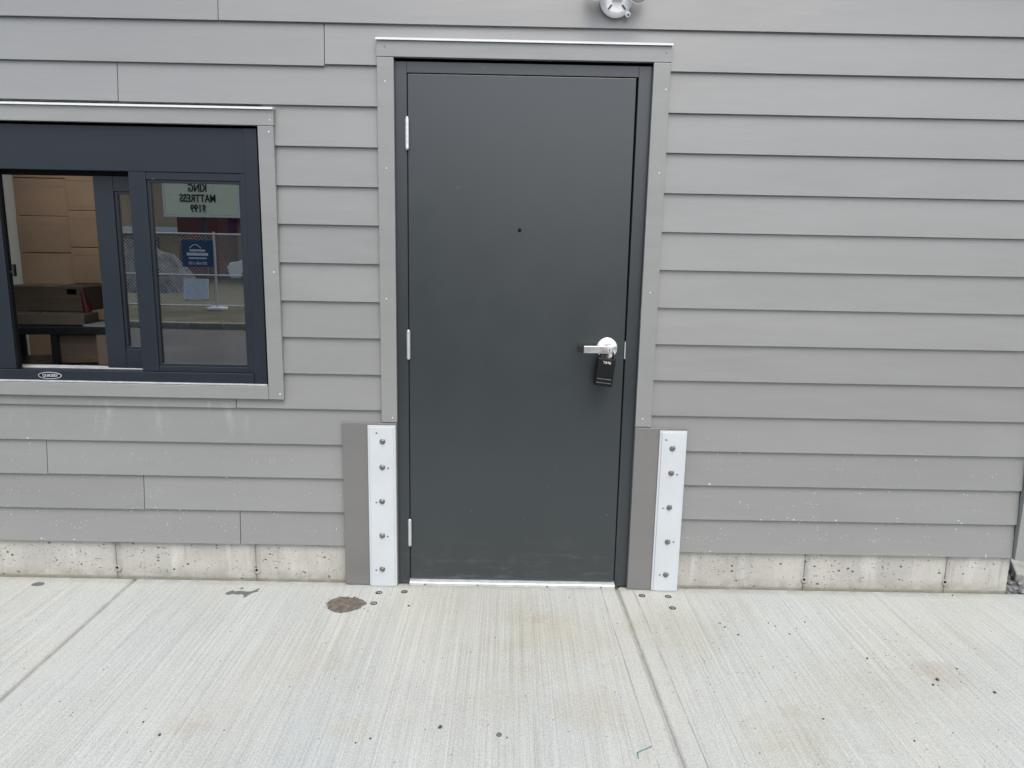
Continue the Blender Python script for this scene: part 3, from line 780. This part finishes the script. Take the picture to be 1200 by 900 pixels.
q = MB(); q.box(-1.86, -1.55, .83, 1.15, 1.017, 1.026); tag(q.build('white_board', 'interior_white', loc=(-1.70, .99, 1.017)), 'small white board lying on the right end of the black bench', 'board')
q = MB(); q.tube([(-1.93, 1.02, 1.018), (-1.945, 1.02, 1.10), (-1.955, 1.02, 1.17), (-1.965, 1.02, 1.19)], [.022, .02, .014, .010], 10)
tag(q.build('red_bottle', 'red_plastic', loc=(-1.93, 1.02, 1.018)), 'slim dark red bottle beside the carton on the bench', 'bottle')
q = MB(); q.tube([(-1.735, .98, 1.027), (-1.74, .98, 1.13), (-1.76, .975, 1.19), (-1.735, .97, 1.22), (-1.715, .97, 1.19), (-1.725, .975, 1.12)], [.012, .012, .013, .013, .012, .010], 10)
tag(q.build('tape_gun', 'red_plastic', loc=(-1.735, .98, 1.027)), 'orange-red tape dispenser handle standing on the bench', 'tape dispenser')
# white partition panel behind the cartons
q = MB(); q.box(-4.4, -3.37, 2.75, 2.83, -.01, 3.4); q.build('partition', 'interior_white', bld)

# ================================================================== ACROSS THE LOT (seen in the window glass)
sg = thing('marquee_sign', (-11.95, -26, -.14), 'pale changeable-letter sign on a dark pole across the lot', 'sign')
MB().box(-13.36, -10.46, -26.35, -26.03, 2.72, 4.05).build('cabinet', 'sign_face', sg, bevel=.03)
q = MB(); q.box(-13.42, -10.40, -26.36, -26.02, 4.051, 4.12); q.box(-13.42, -10.40, -26.36, -26.02, 2.65, 2.719); q.box(-13.42, -13.361, -26.36, -26.02, 2.72, 4.05); q.box(-10.459, -10.40, -26.36, -26.02, 2.72, 4.05); q.build('cabinet_frame', 'white_paint', sg)
MB().box(-12.02, -11.88, -26.3, -26.1, -.14, 2.649).build('pole', 'sign_steel', sg)
for s, z in (('KING', 3.78), ('MATTRESS', 3.37), ('$199', 2.97)):
    text_mesh('lettering', s, .43, 'sign_black', sg, (-12.05, -26.015, z), (R(90), 0, R(180)), .008, .01, .72)
fc = thing('chain_link_fence', (-8, -15.6, -.14), 'temporary chain link fence with steel posts across the lot', 'fence')
for x0 in (-16.3, -13.25, -10.25, -7.22, -4.2, -1.2, 1.8):
    MB().cyl((x0, -15.6, -.14), (x0, -15.6, 1.86), .03, 10).build('post', 'fence_steel', fc)
    MB().box(x0 - .2, x0 + .2, -15.8, -15.4, -.135, -.06).build('foot', 'white_paint', fc, bevel=.02)
for z in (-.03, .76, 1.80): MB().cyl((-16.3, -15.6, z), (1.8, -15.6, z), .021, 8).build('rail', 'fence_steel', fc)
q = MB()
def wire(a, b):
    a = Vector(a); b = Vector(b); d = (b - a).normalized(); u = Vector((0, 1, 0)); w = d.cross(u); r = .0022
    vs = [a + u * r, a - u * r * .5 + w * r * .87, a - u * r * .5 - w * r * .87, b + u * r, b - u * r * .5 + w * r * .87, b - u * r * .5 - w * r * .87]
    q._add(vs, [(0, 1, 4, 3), (1, 2, 5, 4), (2, 0, 3, 5)])
x = -16.3
while x < 1.8:
    wire((x, -15.595, -.03), (min(x + 1.83, 1.8), -15.595, 1.80)); wire((x, -15.605, 1.80), (min(x + 1.83, 1.8), -15.605, -.03)); x += .09
tag(q.build('wire_mesh', 'fence_steel', fc), kind='stuff')
bnr = thing('blue_banner', (-7.65, -15.56, .97), 'blue banner with white print tied to the fence', 'banner')
MB().box(-8.05, -7.24, -15.570, -15.562, .97, 1.64).build('sheet', 'banner_blue', bnr)
q = MB(); q.tube([(-7.85 + .3 * k / 10, -15.558, 1.44 + .09 * math.sin(math.pi * k / 10)) for k in range(11)], .012, 6).build('emblem', 'print_white', bnr)
for z, w, h in ((1.385, .40, .05), (1.29, .55, .07), (1.19, .46, .035)):
    MB().box(-7.65 - w / 2, -7.65 + w / 2, -15.5615, -15.559, z - h / 2, z + h / 2).build('print_bar', 'print_white', bnr)
text_mesh('lettering', '503-646-1100', .105, 'print_white', bnr, (-7.65, -15.558, 1.06), (R(90), 0, R(180)), .002, .001, .8)
lb = thing('pale_board', (-9.2, -19, -.14), 'pale blue board standing behind the fence', 'board')
q = MB(); q.hexa([(-9.6, -18.9, -.1), (-8.85, -18.9, -.1), (-8.85, -18.94, -.1), (-9.6, -18.94, -.1), (-9.6, -18.97, .52), (-8.85, -18.97, .52), (-8.85, -19.01, .52), (-9.6, -19.01, .52)]).build('face', 'board_blue', lb)
for x in (-9.55, -8.93): MB().box(x, x + .05, -19.06, -19.015, -.14, .40).build('leg', 'sign_steel', lb)
st = thing('store_building', (-16, -37, -.14), 'maroon store building with a tan upper band across the lot', 'building')
MB().box(-16.6, -14.0, -46, -34, -.14, 3.9).build('wall', 'maroon', st)
MB().box(-13.999, -4, -46, -35.2, -.14, 3.9).build('wall', 'tan_stucco', st)
MB().box(-16.65, -3.95, -46.1, -33.8, 3.901, 7.4).build('upper_band', 'tan_stucco', st)
MB().box(-16.7, -3.9, -46.2, -33.7, 7.401, 7.7).build('parapet', 'maroon', st)
for k in range(2):
    x = -12.6 + 3.6 * k
    w_ = MB().box(x, x + 2.4, -35.25, -35.19, .2, 2.2).build('window', 'sign_steel', st)
    MB().box(x + .08, x + 2.32, -35.185, -35.175, .28, 2.12).build('pane', 'glass', w_)
MB().box(-13.999, -4, -35.19, -34.4, 2.95, 3.2).build('awning', 'maroon', st)
ns = text_mesh('neon_sign', 'OPEN', .34, 'neon', st, (-13.25, -35.1, 2.5), (R(90), 0, R(180)), .004, .01)
tb = thing('tan_building', (-24, -40, -.14), 'low tan building with a white awning beyond the lot', 'building')
MB().box(-34, -17.6, -50, -38, -.14, 5.2).build('wall', 'tan_stucco', tb)
MB().box(-34, -17.2, -37.99, -36, 2.25, 2.52).build('awning', 'white_paint', tb)
for x in (-32, -27, -22.2, -17.5): MB().box(x, x + .15, -36.2, -36.05, -.14, 2.249).build('awning_post', 'white_paint', tb)
for k in range(3):
    w_ = MB().box(-31 + 4.5 * k, -28.5 + 4.5 * k, -38.03, -37.985, .4, 2.0).build('window', 'sign_steel', tb)
    MB().box(-30.92 + 4.5 * k, -28.58 + 4.5 * k, -37.98, -37.97, .48, 1.92).build('pane', 'glass', w_)
# grey rubble heap behind the fence
q = MB(); n = 18; vs = []; fs = []
for j in range(n + 1):
    for i in range(n + 1):
        u, v = i / n * 2 - 1, j / n * 2 - 1
        h = max(0, 1 - (u * u + v * v)) ** .7
        vs.append((-13.4 + 2.3 * u, -23.5 + 1.6 * v, -.16 + 1.75 * h * random.uniform(.86, 1.08)))
for j in range(n):
    for i in range(n): fs.append((j * (n + 1) + i, j * (n + 1) + i + 1, (j + 1) * (n + 1) + i + 1, (j + 1) * (n + 1) + i))
q._add(vs, fs); tag(q.build('rubble_heap', 'rock_grey', loc=(-13.4, -23.5, -.16)), 'grey rubble heap behind the chain link fence', 'rubble')
# white parked car
CARX = .75
pc = thing('parked_car', (-9.95, -30, -.14), 'white car parked beyond the fence', 'car')
prof = [(-13.2, .12), (-9.0, .12), (-8.95, .55), (-9.1, .72), (-10.0, .84), (-10.7, 1.30), (-12.0, 1.34), (-12.8, .90), (-13.25, .82), (-13.3, .45)]
MB().prism([(a + CARX, b) for a, b in prof], 'y', -31.7, -30.0).build('body', 'car_white', pc, bevel=.06, seg=3)
for pp in ([(-10.15, .86), (-10.75, 1.25), (-11.35, 1.28), (-11.35, .86)], [(-11.42, .86), (-11.42, 1.28), (-11.95, 1.28), (-12.6, .9)]):
    MB().prism([(a + CARX, b) for a, b in pp], 'y', -29.997, -29.985).build('side_window', 'black_plastic', pc)
for x in (-9.9 + CARX, -12.4 + CARX):
    for y in (-30.1, -31.6):
        w_ = MB().cyl((x, y - .1, .17), (x, y + .115, .17), .31, 20).build('wheel', 'tyre', pc); MB().cyl((x, y + .1, .17), (x, y + .125, .17), .19, 16).build('rim', 'fence_steel', w_)
for x in (-9.0 + CARX, -13.25 + CARX): MB().box(x - .06, x + .06, -30.35, -29.99, .55, .68).build('headlight', 'print_white', pc, bevel=.01)
# dark tree beyond
tr = thing('tree', (-22.5, -54, -.14), 'dark green tree rising behind the tan building', 'tree')
MB().tube([(-22.5, -54, -.2), (-22.4, -54, 2), (-22.6, -54, 4.5), (-22.5, -54, 7)], [.35, .28, .2, .08], 10).build('trunk', 'bark', tr)
q = MB()
for k in range(2600):
    a = random.random() * 6.283; zz = random.uniform(-1, 1); rr = random.random() ** .4
    c = Vector((-22.5 + 3.6 * rr * math.sqrt(1 - zz * zz) * math.cos(a), -54 + 3.4 * rr * math.sqrt(1 - zz * zz) * math.sin(a), 6.6 + 3.2 * rr * zz))
    if math.sin(c.x * 2.1) + math.sin(c.z * 2.7) + math.sin(c.y * 1.9) < -1.0: continue
    u = Vector((random.gauss(0, 1), random.gauss(0, 1), random.gauss(0, 1))).normalized(); w = u.orthogonal().normalized(); s = random.uniform(.12, .26)
    q._add([c - u * s, c + w * s * .5, c + u * s, c - w * s * .5], [(0, 1, 2, 3)])
q.build('crown', 'leaf', tr)
